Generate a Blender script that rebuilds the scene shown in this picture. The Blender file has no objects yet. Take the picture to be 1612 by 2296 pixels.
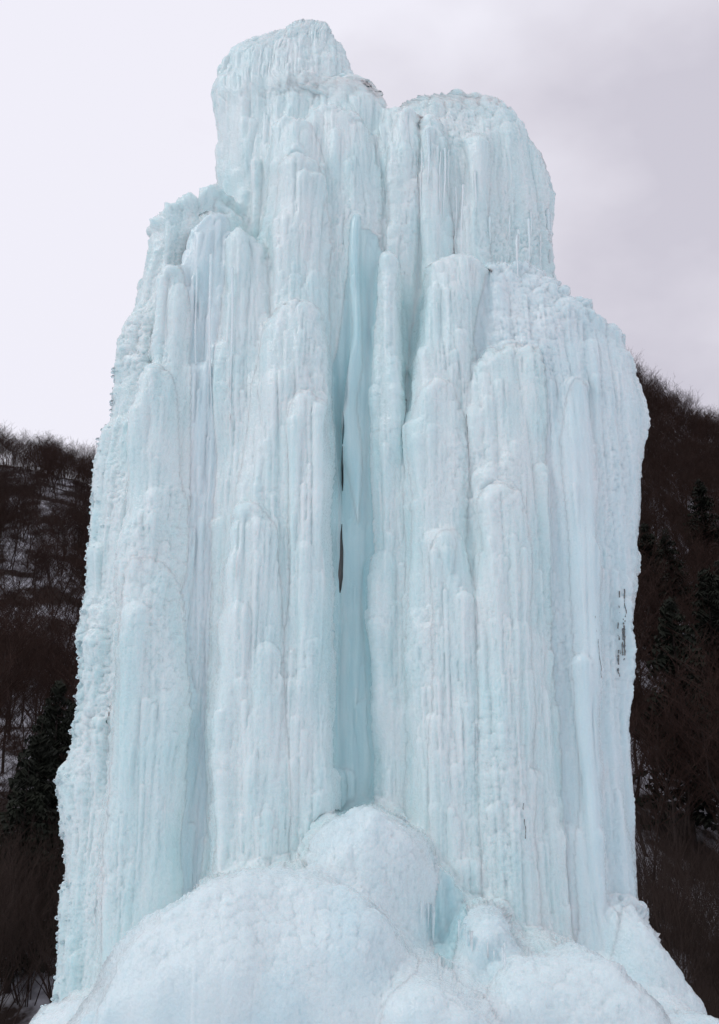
import bpy, math, random
import numpy as np
from mathutils import Vector, Matrix

scene = bpy.context.scene
R = math.radians
# ------------------------------------------------------------------ camera
PITCH, VFOV, CAMZ = R(21.0), R(46.0), 1.6
cam_d = bpy.data.cameras.new("camera")
cam = bpy.data.objects.new("camera", cam_d)
scene.collection.objects.link(cam)
cam.location = (0, 0, CAMZ)
cam.rotation_euler = (R(90) + PITCH, 0, 0)
cam_d.sensor_fit = 'VERTICAL'
cam_d.angle = VFOV
cam_d.clip_start = 0.1
cam_d.clip_end = 6000
scene.camera = cam
scene.render.resolution_x, scene.render.resolution_y = 719, 1024

# ------------------------------------------------------------------ sky: closed pale cloud, brighter towards the hidden sun
SUN_AZ, SUN_EL = R(-62.0), R(38.0)            # azimuth from +Y, positive to the right
world = bpy.data.worlds.new("World")
scene.world = world
world.use_nodes = True
wn, wl = world.node_tree.nodes, world.node_tree.links
wn.clear()
out = wn.new('ShaderNodeOutputWorld')
bg = wn.new('ShaderNodeBackground'); bg.inputs['Strength'].default_value = 0.1
sky = wn.new('ShaderNodeTexSky'); sky.sky_type = 'NISHITA'; sky.sun_disc = False
sky.sun_elevation = SUN_EL; sky.sun_rotation = SUN_AZ
tc = wn.new('ShaderNodeTexCoord')
mp = wn.new('ShaderNodeMapping'); mp.inputs['Scale'].default_value = (1.0, 1.0, 1.7)
mp.inputs['Location'].default_value = (1.35, 0.6, 0.2)
wl.new(tc.outputs['Generated'], mp.inputs['Vector'])
nz = wn.new('ShaderNodeTexNoise'); nz.inputs['Scale'].default_value = 4.2
nz.inputs['Detail'].default_value = 5; nz.inputs['Roughness'].default_value = 0.5
wl.new(mp.outputs['Vector'], nz.inputs['Vector'])
sund = Vector((math.sin(SUN_AZ) * math.cos(SUN_EL), math.cos(SUN_AZ) * math.cos(SUN_EL), math.sin(SUN_EL)))
dot = wn.new('ShaderNodeVectorMath'); dot.operation = 'DOT_PRODUCT'
dot.inputs[1].default_value = sund
nrm = wn.new('ShaderNodeVectorMath'); nrm.operation = 'NORMALIZE'
wl.new(tc.outputs['Generated'], nrm.inputs[0]); wl.new(nrm.outputs['Vector'], dot.inputs[0])
glow = wn.new('ShaderNodeMapRange'); glow.inputs['From Min'].default_value = 0.45
glow.inputs['From Max'].default_value = 1.0; glow.inputs['To Min'].default_value = 0.0
glow.inputs['To Max'].default_value = 1.0; glow.interpolation_type = 'SMOOTHSTEP'
wl.new(dot.outputs['Value'], glow.inputs['Value'])
ad = wn.new('ShaderNodeMath'); ad.operation = 'MULTIPLY_ADD'
wl.new(glow.outputs['Result'], ad.inputs[0]); ad.inputs[1].default_value = 0.75
wl.new(nz.outputs['Fac'], ad.inputs[2])
cr = wn.new('ShaderNodeValToRGB')
cr.color_ramp.elements[0].position = 0.41; cr.color_ramp.elements[0].color = (0.635, 0.612, 0.695, 1)
cr.color_ramp.elements[1].position = 0.85; cr.color_ramp.elements[1].color = (0.90, 0.885, 0.97, 1)
e = cr.color_ramp.elements.new(0.54); e.color = (0.72, 0.695, 0.775, 1)
wl.new(ad.outputs['Value'], cr.inputs['Fac'])
sc10 = wn.new('ShaderNodeVectorMath'); sc10.operation = 'SCALE'; sc10.inputs['Scale'].default_value = 10.0
wl.new(cr.outputs['Color'], sc10.inputs[0])
mixw = wn.new('ShaderNodeMixRGB'); mixw.inputs['Fac'].default_value = 0.96
wl.new(sky.outputs['Color'], mixw.inputs['Color1']); wl.new(sc10.outputs['Vector'], mixw.inputs['Color2'])
wl.new(mixw.outputs['Color'], bg.inputs['Color']); wl.new(bg.outputs['Background'], out.inputs['Surface'])

sun_d = bpy.data.lights.new("sun", 'SUN')
sun_d.energy = 0.6; sun_d.angle = R(25); sun_d.color = (1.0, 0.97, 0.95)
sun = bpy.data.objects.new("sun", sun_d); scene.collection.objects.link(sun)
# the brightest part of the cloud lies to the left, a little behind the camera's shoulder
sun.rotation_euler = Vector((-0.62, -0.35, 0.80)).to_track_quat('Z', 'Y').to_euler()

vs = scene.view_settings
vs.view_transform = 'Standard'; vs.look = 'None'; vs.gamma = 1.0; vs.use_curve_mapping = False
vs.exposure = 0.0
scene.cycles.use_denoising = True
scene.cycles.max_bounces = 10
scene.cycles.diffuse_bounces = 5
scene.cycles.transparent_max_bounces = 8

# ------------------------------------------------------------------ helpers
COL = scene.collection
rng = np.random.default_rng(11)
TANF = math.tan(VFOV / 2)
PW, PH = 1612.0, 2295.0            # photo measured on a 1612 x 2295 copy

def ray(px, py):
    x = (px - PW / 2) / (PH / 2) * TANF
    y = -(py - PH / 2) / (PH / 2) * TANF
    return np.array([x, math.cos(PITCH) - y * math.sin(PITCH), math.sin(PITCH) + y * math.cos(PITCH)])

def at(px, py, Y):
    d = ray(px, py); t = Y / d[1]
    return np.array([d[0] * t, Y, CAMZ + d[2] * t])

def mesh_np(name, co, quads=None, tris=None, smooth=True):
    me = bpy.data.meshes.new(name)
    nq = 0 if quads is None else len(quads); nt = 0 if tris is None else len(tris)
    me.vertices.add(len(co)); me.vertices.foreach_set('co', np.ascontiguousarray(co, np.float32).ravel())
    loops = []
    if nq: loops.append(np.asarray(quads).ravel())
    if nt: loops.append(np.asarray(tris).ravel())
    loops = np.concatenate(loops).astype(np.int32)
    me.loops.add(len(loops)); me.loops.foreach_set('vertex_index', loops)
    me.polygons.add(nq + nt)
    tot = np.concatenate([np.full(nq, 4), np.full(nt, 3)]).astype(np.int32)
    st = np.concatenate([[0], np.cumsum(tot)[:-1]]).astype(np.int32)
    me.polygons.foreach_set('loop_start', st)
    me.polygons.foreach_set('use_smooth', np.full(nq + nt, smooth))
    me.update(calc_edges=True)
    return me

def link(name, me, mat=None, parent=None):
    o = bpy.data.objects.new(name, me); COL.objects.link(o)
    if mat is not None and me is not None and not me.materials: me.materials.append(mat)
    if parent is not None: o.parent = parent
    return o

def tag(o, label=None, cat=None, group=None, kind=None):
    if label: o['label'] = label
    if cat: o['category'] = cat
    if group: o['group'] = group
    if kind: o['kind'] = kind
    return o

# -------- numpy noise
_perm = np.random.default_rng(5).permutation(256).astype(np.int32)
_perm = np.concatenate([_perm, _perm, _perm])
_g3 = np.random.default_rng(6).normal(size=(256, 3)); _g3 /= np.linalg.norm(_g3, axis=1)[:, None]
_g3 = _g3.astype(np.float32)

def perlin(p):
    p = p.astype(np.float32); i = np.floor(p).astype(np.int32); f = p - i; i &= 255
    u = f * f * f * (f * (f * 6 - 15) + 10)
    def g(dx, dy, dz):
        h = _perm[_perm[_perm[(i[..., 0] + dx) & 255] + ((i[..., 1] + dy) & 255)] + ((i[..., 2] + dz) & 255)]
        gr = _g3[h]
        return gr[..., 0] * (f[..., 0] - dx) + gr[..., 1] * (f[..., 1] - dy) + gr[..., 2] * (f[..., 2] - dz)
    def lp(a, b, t): return a + (b - a) * t
    x00 = lp(g(0,0,0), g(1,0,0), u[..., 0]); x10 = lp(g(0,1,0), g(1,1,0), u[..., 0])
    x01 = lp(g(0,0,1), g(1,0,1), u[..., 0]); x11 = lp(g(0,1,1), g(1,1,1), u[..., 0])
    return lp(lp(x00, x10, u[..., 1]), lp(x01, x11, u[..., 1]), u[..., 2]) * 1.5

_j = np.random.default_rng(8).random((256, 3)).astype(np.float32)
def worley(p):
    """distance to the nearest jittered point, plus that point's random value"""
    p = p.astype(np.float32); i = np.floor(p).astype(np.int32)
    best = np.full(p.shape[:-1], 9.0, np.float32); val = np.zeros(p.shape[:-1], np.float32)
    for dx in (-1, 0, 1):
        for dy in (-1, 0, 1):
            for dz in (-1, 0, 1):
                cx, cy, cz = i[..., 0] + dx, i[..., 1] + dy, i[..., 2] + dz
                h = _perm[_perm[_perm[cx & 255] + (cy & 255)] + (cz & 255)]
                q = _j[h]
                d = (cx + q[..., 0] - p[..., 0]) ** 2 + (cy + q[..., 1] - p[..., 1]) ** 2 + (cz + q[..., 2] - p[..., 2]) ** 2
                m = d < best
                best = np.where(m, d, best); val = np.where(m, q[..., 0], val)
    return np.sqrt(best), val

def sstep(a, b, x):
    t = np.clip((x - a) / (b - a), 0, 1); return t * t * (3 - 2 * t)

# ------------------------------------------------------------------ materials
def new_mat(name):
    m = bpy.data.materials.new(name); m.use_nodes = True
    nt = m.node_tree; b = nt.nodes['Principled BSDF']
    return m, nt.nodes, nt.links, b

def ice_mat(name, frost, blue, lo, hi, rough, sss, bump, streak=(7, 7, 0.7), bscale=55):
    m, n, l, b = new_mat(name)
    g = n.new('ShaderNodeNewGeometry')
    mp = n.new('ShaderNodeMapping'); mp.inputs['Scale'].default_value = streak
    l.new(g.outputs['Position'], mp.inputs['Vector'])
    a = n.new('ShaderNodeTexNoise'); a.inputs['Scale'].default_value = 1.0; a.inputs['Detail'].default_value = 4
    a.inputs['Roughness'].default_value = 0.6
    l.new(mp.outputs['Vector'], a.inputs['Vector'])
    c = n.new('ShaderNodeTexNoise'); c.inputs['Scale'].default_value = 1.3; c.inputs['Detail'].default_value = 5
    l.new(g.outputs['Position'], c.inputs['Vector'])
    mx = n.new('ShaderNodeMath'); mx.operation = 'ADD'
    l.new(a.outputs['Fac'], mx.inputs[0]); l.new(c.outputs['Fac'], mx.inputs[1])
    r = n.new('ShaderNodeMapRange'); r.inputs['From Min'].default_value = lo; r.inputs['From Max'].default_value = hi
    l.new(mx.outputs['Value'], r.inputs['Value'])
    mix = n.new('ShaderNodeMixRGB'); mix.inputs['Color1'].default_value = (*frost, 1); mix.inputs['Color2'].default_value = (*blue, 1)
    l.new(r.outputs['Result'], mix.inputs['Fac']); l.new(mix.outputs['Color'], b.inputs['Base Color'])
    # fine grain: frozen spray, grains with rounded tops
    f = n.new('ShaderNodeTexNoise'); f.inputs['Scale'].default_value = bscale; f.inputs['Detail'].default_value = 4
    f.inputs['Roughness'].default_value = 0.65
    l.new(g.outputs['Position'], f.inputs['Vector'])
    v = n.new('ShaderNodeTexVoronoi'); v.inputs['Scale'].default_value = bscale * 0.9
    l.new(g.outputs['Position'], v.inputs['Vector'])
    s = n.new('ShaderNodeMath'); s.operation = 'SUBTRACT'
    l.new(f.outputs['Fac'], s.inputs[0]); l.new(v.outputs['Distance'], s.inputs[1])
    bp = n.new('ShaderNodeBump'); bp.inputs['Strength'].default_value = bump; bp.inputs['Distance'].default_value = 0.012
    l.new(s.outputs['Value'], bp.inputs['Height']); l.new(bp.outputs['Normal'], b.inputs['Normal'])
    rr = n.new('ShaderNodeMapRange'); rr.inputs['From Min'].default_value = 0.35; rr.inputs['From Max'].default_value = 0.65
    rr.inputs['To Min'].default_value = rough[0]; rr.inputs['To Max'].default_value = rough[1]
    l.new(f.outputs['Fac'], rr.inputs['Value']); l.new(rr.outputs['Result'], b.inputs['Roughness'])
    b.inputs['IOR'].default_value = 1.31
    b.inputs['Coat Weight'].default_value = 0.6; b.inputs['Coat Roughness'].default_value = 0.07; b.inputs['Coat IOR'].default_value = 1.31
    l.new(bp.outputs['Normal'], b.inputs['Coat Normal'])
    b.inputs['Subsurface Weight'].default_value = sss
    b.inputs['Subsurface Radius'].default_value = (0.75, 0.95, 1.0)
    b.inputs['Subsurface Scale'].default_value = 0.045
    return m

M = {}
M['frost'] = ice_mat('frosted_ice', (0.77, 0.895, 0.90), (0.63, 0.83, 0.845), 0.85, 1.28, (0.18, 0.55), 0.85, 0.25)
M['clear'] = ice_mat('clear_blue_ice', (0.66, 0.845, 0.86), (0.50, 0.735, 0.77), 0.80, 1.25, (0.08, 0.30), 0.85, 0.12, streak=(14, 14, 0.5))
M['curtain'] = ice_mat('curtain_ice', (0.75, 0.865, 0.89), (0.63, 0.805, 0.84), 0.80, 1.25, (0.10, 0.35), 0.85, 0.15, streak=(14, 14, 0.4))
M['mound'] = ice_mat('mound_ice', (0.745, 0.875, 0.895), (0.61, 0.80, 0.845), 0.95, 1.45, (0.2, 0.6), 0.85, 0.3, streak=(2.5, 2.5, 1.2), bscale=48)

def glass_mat():
    m, n, l, b = new_mat('glassy_ice')
    b.inputs['Base Color'].default_value = (0.88, 0.95, 0.97, 1)
    b.inputs['Transmission Weight'].default_value = 0.85
    b.inputs['Roughness'].default_value = 0.06; b.inputs['IOR'].default_value = 1.31
    g = n.new('ShaderNodeNewGeometry')
    f = n.new('ShaderNodeTexNoise'); f.inputs['Scale'].default_value = 40
    l.new(g.outputs['Position'], f.inputs['Vector'])
    bp = n.new('ShaderNodeBump'); bp.inputs['Strength'].default_value = 0.4; bp.inputs['Distance'].default_value = 0.01
    l.new(f.outputs['Fac'], bp.inputs['Height']); l.new(bp.outputs['Normal'], b.inputs['Normal'])
    return m
M['glass'] = glass_mat()

def noisy_mat(name, c1, c2, scale, rough=0.9, stretch=(1, 1, 1), lo=0.35, hi=0.65, bump=0.0):
    m, n, l, b = new_mat(name)
    g = n.new('ShaderNodeNewGeometry')
    mp = n.new('ShaderNodeMapping'); mp.inputs['Scale'].default_value = stretch
    l.new(g.outputs['Position'], mp.inputs['Vector'])
    a = n.new('ShaderNodeTexNoise'); a.inputs['Scale'].default_value = scale; a.inputs['Detail'].default_value = 6
    a.inputs['Roughness'].default_value = 0.65
    l.new(mp.outputs['Vector'], a.inputs['Vector'])
    r = n.new('ShaderNodeMapRange'); r.inputs['From Min'].default_value = lo; r.inputs['From Max'].default_value = hi
    l.new(a.outputs['Fac'], r.inputs['Value'])
    mix = n.new('ShaderNodeMixRGB'); mix.inputs['Color1'].default_value = (*c1, 1); mix.inputs['Color2'].default_value = (*c2, 1)
    l.new(r.outputs['Result'], mix.inputs['Fac']); l.new(mix.outputs['Color'], b.inputs['Base Color'])
    b.inputs['Roughness'].default_value = rough
    b.inputs['Specular IOR Level'].default_value = 0.2
    if bump:
        bp = n.new('ShaderNodeBump'); bp.inputs['Strength'].default_value = bump; bp.inputs['Distance'].default_value = 0.1
        l.new(a.outputs['Fac'], bp.inputs['Height']); l.new(bp.outputs['Normal'], b.inputs['Normal'])
    return m
M['wood'] = noisy_mat('dark_timber_and_gaps', (0.12, 0.14, 0.14), (0.28, 0.29, 0.28), 9, 0.6, (3, 3, 0.3))  # pole behind the slit, and the dark strands standing in for see-through gaps
M['snow'] = noisy_mat('trodden_snow', (0.80, 0.82, 0.85), (0.68, 0.70, 0.74), 1.5, 0.8, bump=0.5)
M['hill'] = noisy_mat('leaf_litter_and_old_snow', (0.022, 0.014, 0.011), (0.45, 0.46, 0.50), 0.13, 0.95, (1.6, 0.7, 0.7), 0.46, 0.58)
M['twig'] = noisy_mat('bare_twigs', (0.024, 0.0115, 0.008), (0.048, 0.027, 0.021), 0.6)
M['bark'] = noisy_mat('grey_brown_bark', (0.022, 0.015, 0.013), (0.055, 0.043, 0.038), 2.0)
M['paletwig'] = noisy_mat('pale_brush_twigs', (0.020, 0.012, 0.009), (0.042, 0.028, 0.022), 0.8)
M['needle'] = noisy_mat('dark_needles', (0.008, 0.010, 0.007), (0.018, 0.022, 0.014), 0.9)

# ------------------------------------------------------------------ ground and hills
def hill_tan(az):
    return np.interp(az, np.radians([-60, -30, -17, -14.3, -12.3, -5, 3, 9, 12.2, 14.5, 16.8, 30, 60]),
                     np.tan(np.radians([21, 22.4, 22.3, 21.9, 21.1, 20.5, 23.5, 28.2, 27.6, 25.8, 23.4, 21, 19])))
RIDGE = 255.0
def terrain(x, y):
    r = np.sqrt(x * x + y * y); az = np.arctan2(x, y)
    H = hill_tan(az) * RIDGE + CAMZ
    t = np.clip((r - 42) / (RIDGE - 42), 0, 2.2)
    prof = np.where(t < 1, t * (0.72 + 0.42 * t - 0.14 * t * t), 1.0 - 0.35 * (t - 1) ** 2 - 0.22 * (t - 1))
    p = np.stack([x * 0.022, y * 0.022, np.full_like(x, 3.3)], -1)
    nse = perlin(p) * 5.5 + perlin(p * 3.1) * 1.6
    h = H * prof + nse * sstep(0.02, 0.25, t) * (1 - 0.75 * sstep(0.75, 1.0, t))
    return np.where(r < 42, 0.0, np.maximum(h, -5))

az = np.radians(np.linspace(-75, 75, 241)); rr = np.concatenate([[42, 46], np.linspace(50, 420, 120)])
AZ, RR = np.meshgrid(az, rr)
X, Yg = RR * np.sin(AZ), RR * np.cos(AZ)
Z = terrain(X, Yg) - 0.02
co = np.stack([X, Yg, Z], -1).reshape(-1, 3)
nR, nA = RR.shape
ii = np.arange(nR - 1)[:, None] * nA + np.arange(nA - 1)[None, :]
q = np.stack([ii, ii + 1, ii + nA + 1, ii + nA], -1).reshape(-1, 4)
tag(link('hillside', mesh_np('hillside', co, q), M['hill']), 'steep wooded hillside with patches of old snow', kind='structure')
g = np.linspace(-1, 1, 61); g = np.sign(g) * (np.abs(g) ** 3) * 2500
GX, GY = np.meshgrid(g, g)
GZ = perlin(np.stack([GX * 0.3, GY * 0.3, GX * 0], -1)) * 0.05 - 0.08
n = len(g); ii = np.arange(n - 1)[:, None] * n + np.arange(n - 1)[None, :]
tag(link('ground', mesh_np('ground', np.stack([GX, GY, GZ], -1).reshape(-1, 3), np.stack([ii, ii + 1, ii + n + 1, ii + n], -1).reshape(-1, 4)), M['snow']),
    'snowy valley floor around the ice tower', kind='structure')

# ------------------------------------------------------------------ the ice tower
tower = bpy.data.objects.new('ice_tower', None); COL.objects.link(tower)
tower.location = (0, 10.8, 0)
tag(tower, 'huge pale blue frozen ice tower of fluted columns with snowy lumps at its foot', 'ice tower')
BASE = Vector((0, 10.8, 0))

def chaikin(P, k=2):
    for _ in range(k):
        Q = [P[0]]
        for a, b in zip(P[:-1], P[1:]):
            Q += [0.75 * a + 0.25 * b, 0.25 * a + 0.75 * b]
        Q.append(P[-1]); P = np.array(Q)
    return P

SURF = []     # outer points of the left edge etc. for later dressing

def ice_part(name, rows, Yf, kd=0.9, dmax=1.0, mat='frost', seed=0, res=0.016, flute=0.06, drip=1.0, knob=1.0,
             zbot=0.0, label=None, yslope=0.0, low=0.07, sq=2.3, topknob=1.0):
    rg = np.random.default_rng(seed + 100)
    Y = Yf + dmax * 0.85
    P = []
    for (py, xl, xr) in rows:
        a, b = at(xl, py, Y), at(xr, py, Y)
        P.append([a[2], a[0], b[0]])
    if zbot is not None and P[-1][0] > zbot:
        dz = P[-1][0] - zbot
        P.append([zbot, P[-1][1] - 0.06 * dz, P[-1][2] + 0.06 * dz])
    P = chaikin(np.array(P), 2)
    w = (P[:, 2] - P[:, 1]) / 2
    s = np.concatenate([[0], np.cumsum(np.hypot(np.diff(P[:, 0]), np.maximum(np.abs(np.diff(P[:, 1])), np.abs(np.diff(P[:, 2])))))])
    ns = max(12, int(s[-1] / res))
    ss = np.linspace(0, s[-1], ns); ss[0] = 1e-4
    z = np.interp(ss, s, P[:, 0]); xl = np.interp(ss, s, P[:, 1]); xr = np.interp(ss, s, P[:, 2])
    xc, w = (xl + xr) / 2, np.maximum((xr - xl) / 2, 0.004)
    d = dmax * np.tanh(w * kd / dmax)
    # tops slope back so that the crest itself makes the skyline
    el = np.arctan2(z - CAMZ, Y)
    d = np.minimum(d, 0.02 + (z[0] - z) / np.tan(np.maximum(el, R(9)) + R(14)))
    # angles: fine where the camera can see, coarse behind
    half = R(108)
    nf = int(max(16, np.max(w + d) * 0.5 * 2 * half * 1.05 / res))
    ph = np.concatenate([np.linspace(-half, half, nf), np.linspace(half, 2 * math.pi - half, max(10, nf // 8))[1:-1]])
    npz = len(ph)
    sn, cs = np.sin(ph), np.cos(ph)
    ex = 2.0 / sq
    bx, by = np.sign(sn) * np.abs(sn) ** ex, -np.sign(cs) * np.abs(cs) ** ex
    yc = Y - yslope * (z[0] - z)
    V = np.empty((ns, npz, 3))
    V[..., 0] = xc[:, None] + w[:, None] * bx; V[..., 1] = yc[:, None] + d[:, None] * by; V[..., 2] = z[:, None]
    # base normals
    def normals(V):
        du = np.roll(V, -1, 1) - np.roll(V, 1, 1)
        dv = np.gradient(V, axis=0)
        N = np.cross(du, dv); L = np.linalg.norm(N, axis=-1, keepdims=True)
        return -N / np.maximum(L, 1e-9)
    N = normals(V)
    out_ = np.stack([np.broadcast_to(bx, (ns, npz)), np.broadcast_to(by, (ns, npz)), np.full((ns, npz), 0.2)], -1)
    flip = np.sign(np.sum(N * out_, -1, keepdims=True)); flip[flip == 0] = 1
    N = N * flip
    nzv = N[..., 2]
    fade = sstep(0.0, 0.35, ss)[:, None]             # keep the very top tidy
    off = seed * 7.31
    Q = V + off
    # low, irregular swelling
    wob = Q.copy(); wob[..., 2] *= 0.45
    H = low * (perlin(wob * 1.5) * 1.0 + perlin(wob * 3.3) * 0.5)
    steep = sstep(0.75, 0.25, nzv)
    # flutes: round ridges, sharp furrows, running down
    wx = perlin(Q * np.array([1.2, 1.2, 0.5])) * 0.06
    F = Q.copy(); F[..., 0] += wx; F[..., 1] += wx
    f1 = np.abs(perlin(F * np.array([4.5, 4.5, 0.28])))
    f2 = np.abs(perlin(F * np.array([11.0, 11.0, 0.6]) + 9.1))
    f3 = np.abs(perlin(F * np.array([24.0, 24.0, 1.3]) + 3.7))
    cov = sstep(-0.25, 0.35, perlin(Q * np.array([0.9, 0.9, 0.35]) + 5.0))
    H += fade * steep * flute * (0.85 * np.sqrt(f1 + 0.01) + (0.55 * np.sqrt(f2 + 0.02) + 0.24 * np.sqrt(f3 + 0.02)) * (0.35 + 0.65 * cov) - 0.6)
    # drips: round heads with a tail running down
    seg = np.linalg.norm(np.diff(V[:, :nf], axis=1), axis=-1).mean(1) + 1e-6
    area = (seg * nf).mean() * ss[-1]
    dsv = ss[2] - ss[1]
    T = np.zeros((ns, nf))
    tiers = [(2.0, (0.10, 0.24), (0.8, 3.0), (0.04, 0.10)), (12, (0.035, 0.09), (0.3, 1.2), (0.015, 0.045)), (60, (0.016, 0.04), (0.06, 0.35), (0.007, 0.018))]
    for dens, wr, lr, pr in tiers:
        A = np.zeros((ns, nf))
        cnt = int(dens * area * drip)
        for _ in range(cnt):
            i0 = int(rg.random() * ns); j0 = int(rg.random() * nf)
            ww = wr[0] + (wr[1] - wr[0]) * rg.random() ** 1.5
            LL = lr[0] + (lr[1] - lr[0]) * rg.random() ** 1.8
            pp = pr[0] + (pr[1] - pr[0]) * rg.random()
            du = seg[i0]
            if du * nf < 4 * ww: continue
            ia, ib = max(0, i0 - int(ww / dsv) - 1), min(ns, i0 + int(LL / dsv) + 1)
            ja, jb = max(0, j0 - int(ww / du) - 1), min(nf, j0 + int(ww / du) + 2)
            a = (np.arange(ia, ib) - i0)[:, None] * dsv
            x = (np.arange(ja, jb) - j0)[None, :] * du
            tail = np.clip(a / LL, 0, 1)
            wt = ww * (1 - 0.65 * tail)
            up = np.where(a < 0, (a / ww) ** 2, 0)
            hgt = pp * (1 - tail) ** 0.8 * np.sqrt(np.clip(1 - up - (x / wt) ** 2, 0, 1))
            A[ia:ib, ja:jb] = np.maximum(A[ia:ib, ja:jb], hgt)
        T += A
    H[:, :nf] += T * fade
    # knobs: frozen spray
    W1, v1 = worley(Q[:, :nf] * np.array([13.0, 13.0, 10.0]))
    W2, v2 = worley(Q[:, :nf] * np.array([30.0, 30.0, 22.0]) + 4.4)
    kmask = sstep(-0.15, 0.45, perlin(Q[:, :nf] * np.array([1.4, 1.4, 0.8]) + 1.7))
    top = sstep(0.15, 0.6, nzv[:, :nf])
    k1 = np.sqrt(np.clip(1 - (W1 / 0.75) ** 2, 0, 1)) * (0.4 + 0.6 * v1)
    k2 = np.sqrt(np.clip(1 - (W2 / 0.75) ** 2, 0, 1)) * (0.4 + 0.6 * v2)
    H[:, :nf] += knob * (0.022 * k1 * np.maximum(0.55 * kmask, topknob * top) + 0.011 * k2 * np.maximum(0.25 + 0.75 * kmask, topknob * top)) * sstep(0, 0.1, ss)[:, None]
    H[:, :nf] -= 0.85 * H[:, :nf].mean() * sstep(0, 0.3, ss)[:, None]
    Vd = V + N * H[..., None]
    jn = np.arange(npz); j2 = (jn + 1) % npz
    i = np.arange(ns - 1)[:, None] * npz
    quads = np.stack([i + jn, i + j2, i + npz + j2, i + npz + jn], -1)
    keep = np.ones(quads.shape[:2], bool)
    quads = quads[keep].reshape(-1, 4)
    co = Vd.reshape(-1, 3) - np.array(BASE)
    o = link(name, mesh_np(name, co, quads[:, ::-1]), M[mat], tower)
    if label: o['label'] = label
    SURF.append((name, Vd, nf, V))
    return o

# each column of the body: outline in the photo, front plane, depth; the columns are fused into one skin
COLS = []
def col(name, rows, Yf, kd=0.9, dmax=1.0, mat='frost', seed=0, flute=0.05, drip=1.0, knob=1.0, zbot=0.0, label=None, low=0.05, sq=2.0, topknob=1.0):
    COLS.append(dict(name=name, rows=rows, Yf=Yf, kd=kd, dmax=dmax, mat=mat, flute=flute, drip=drip, knob=knob, zbot=zbot, label=label, low=low, topknob=topknob))
# upper crown
col('ice_spire', [(53, 690, 690), (57, 668, 712), (65, 645, 730), (78, 618, 746), (94, 570, 758), (114, 535, 768), (134, 514, 778), (155, 501, 786), (182, 503, 790), (205, 480, 795), (232, 468, 800),
                       (265, 481, 800), (310, 489, 800), (440, 497, 800), (800, 470, 800), (1300, 420, 800)],
         10.85, kd=0.8, dmax=0.7, seed=2, zbot=4.5, low=0.05, label='tallest lumpy ice head at the top of the tower')
col('ice_column', [(178, 775, 775), (186, 738, 832), (205, 718, 852), (235, 700, 866), (300, 690, 885), (500, 680, 900), (900, 670, 900), (1200, 660, 900)], 10.66, kd=0.6, dmax=0.5, seed=3, zbot=4.5)
col('ice_column', [(234, 725, 725), (242, 700, 760), (262, 684, 800), (300, 676, 835), (420, 670, 850), (700, 660, 845), (1000, 650, 770)], 10.5, kd=0.6, dmax=0.35, seed=4, zbot=5.5)
col('ice_column', [(217, 1005, 1005), (224, 965, 1092), (234, 898, 1112), (255, 876, 1142), (300, 866, 1182), (345, 862, 1212), (400, 862, 1227), (450, 862, 1236), (520, 865, 1230), (640, 870, 1224), (900, 880, 1210), (1200, 890, 1200)],
         10.68, kd=0.5, dmax=0.6, seed=5, zbot=4.5, low=0.06, flute=0.07, drip=0.8, knob=1.8, label='broad right-hand ice crown with long flutes below', sq=2.8)
col('ice_column', [(236, 880, 880), (250, 850, 905), (400, 832, 930), (700, 822, 930), (1000, 815, 925)], 10.58, kd=0.6, dmax=0.4, seed=62, zbot=5.0, drip=0.8)
col('ice_column', [(455, 505, 505), (475, 470, 545), (560, 455, 560), (900, 450, 560)], 10.45, kd=0.6, dmax=0.4, seed=63, zbot=5.0, drip=0.8)
col('ice_column', [(262, 645, 645), (272, 622, 672), (292, 600, 700), (340, 592, 735), (450, 588, 752), (700, 583, 760), (1000, 575, 750)], 10.38, kd=0.6, dmax=0.4, seed=6, zbot=5.0)
col('ice_column', [(352, 668, 668), (362, 640, 700), (390, 618, 725), (480, 608, 738), (700, 600, 745), (1100, 590, 745)], 10.22, kd=0.7, dmax=0.35, seed=7, zbot=4.5)
# left shoulder
col('ice_column', [(440, 484, 484), (447, 474, 505), (462, 435, 515), (486, 368, 515), (510, 345, 500), (545, 332, 470), (575, 327, 448), (640, 318, 436), (700, 308, 430), (735, 291, 422), (790, 281, 420), (870, 276, 418),
                        (905, 257, 416), (960, 247, 415), (1000, 227, 414), (1060, 219, 413), (1250, 205, 412), (1400, 194, 411), (1560, 185, 410), (1680, 173, 408), (1730, 155, 406), (1840, 147, 404), (1930, 153, 402), (2050, 149, 400), (2200, 129, 400), (2280, 119, 400)],
         10.2, kd=0.75, dmax=0.8, seed=8, low=0.05, knob=2.6, flute=0.045, label='left ice shoulder with knobbly stepped edge', sq=2.8)
col('ice_column', [(815, 345, 345), (830, 318, 378), (870, 300, 400), (1000, 285, 412), (1300, 262, 415), (1700, 235, 412), (2100, 215, 410)], 10.02, kd=0.6, dmax=0.35, seed=9, knob=1.4)
col('ice_column', [(600, 385, 385), (615, 355, 412), (660, 342, 425), (800, 338, 428), (1100, 335, 425), (1500, 330, 420)], 10.12, kd=0.7, dmax=0.35, seed=10, zbot=3.0, knob=1.4)
col('ice_column', [(1240, 330, 330), (1255, 290, 365), (1300, 268, 395), (1500, 255, 408), (1800, 240, 408), (2100, 225, 405)], 9.93, kd=0.6, dmax=0.35, seed=11, knob=1.2)
# furrow left of the middle: smooth clear column
col('ice_column', [(466, 480, 480), (485, 440, 515), (600, 405, 520), (900, 395, 520), (1300, 390, 510), (1700, 385, 505), (2050, 380, 505)], 10.27, kd=0.6, dmax=0.3, mat='curtain', seed=12, flute=0.075, drip=1.0, knob=0.6, sq=3.0)
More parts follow.
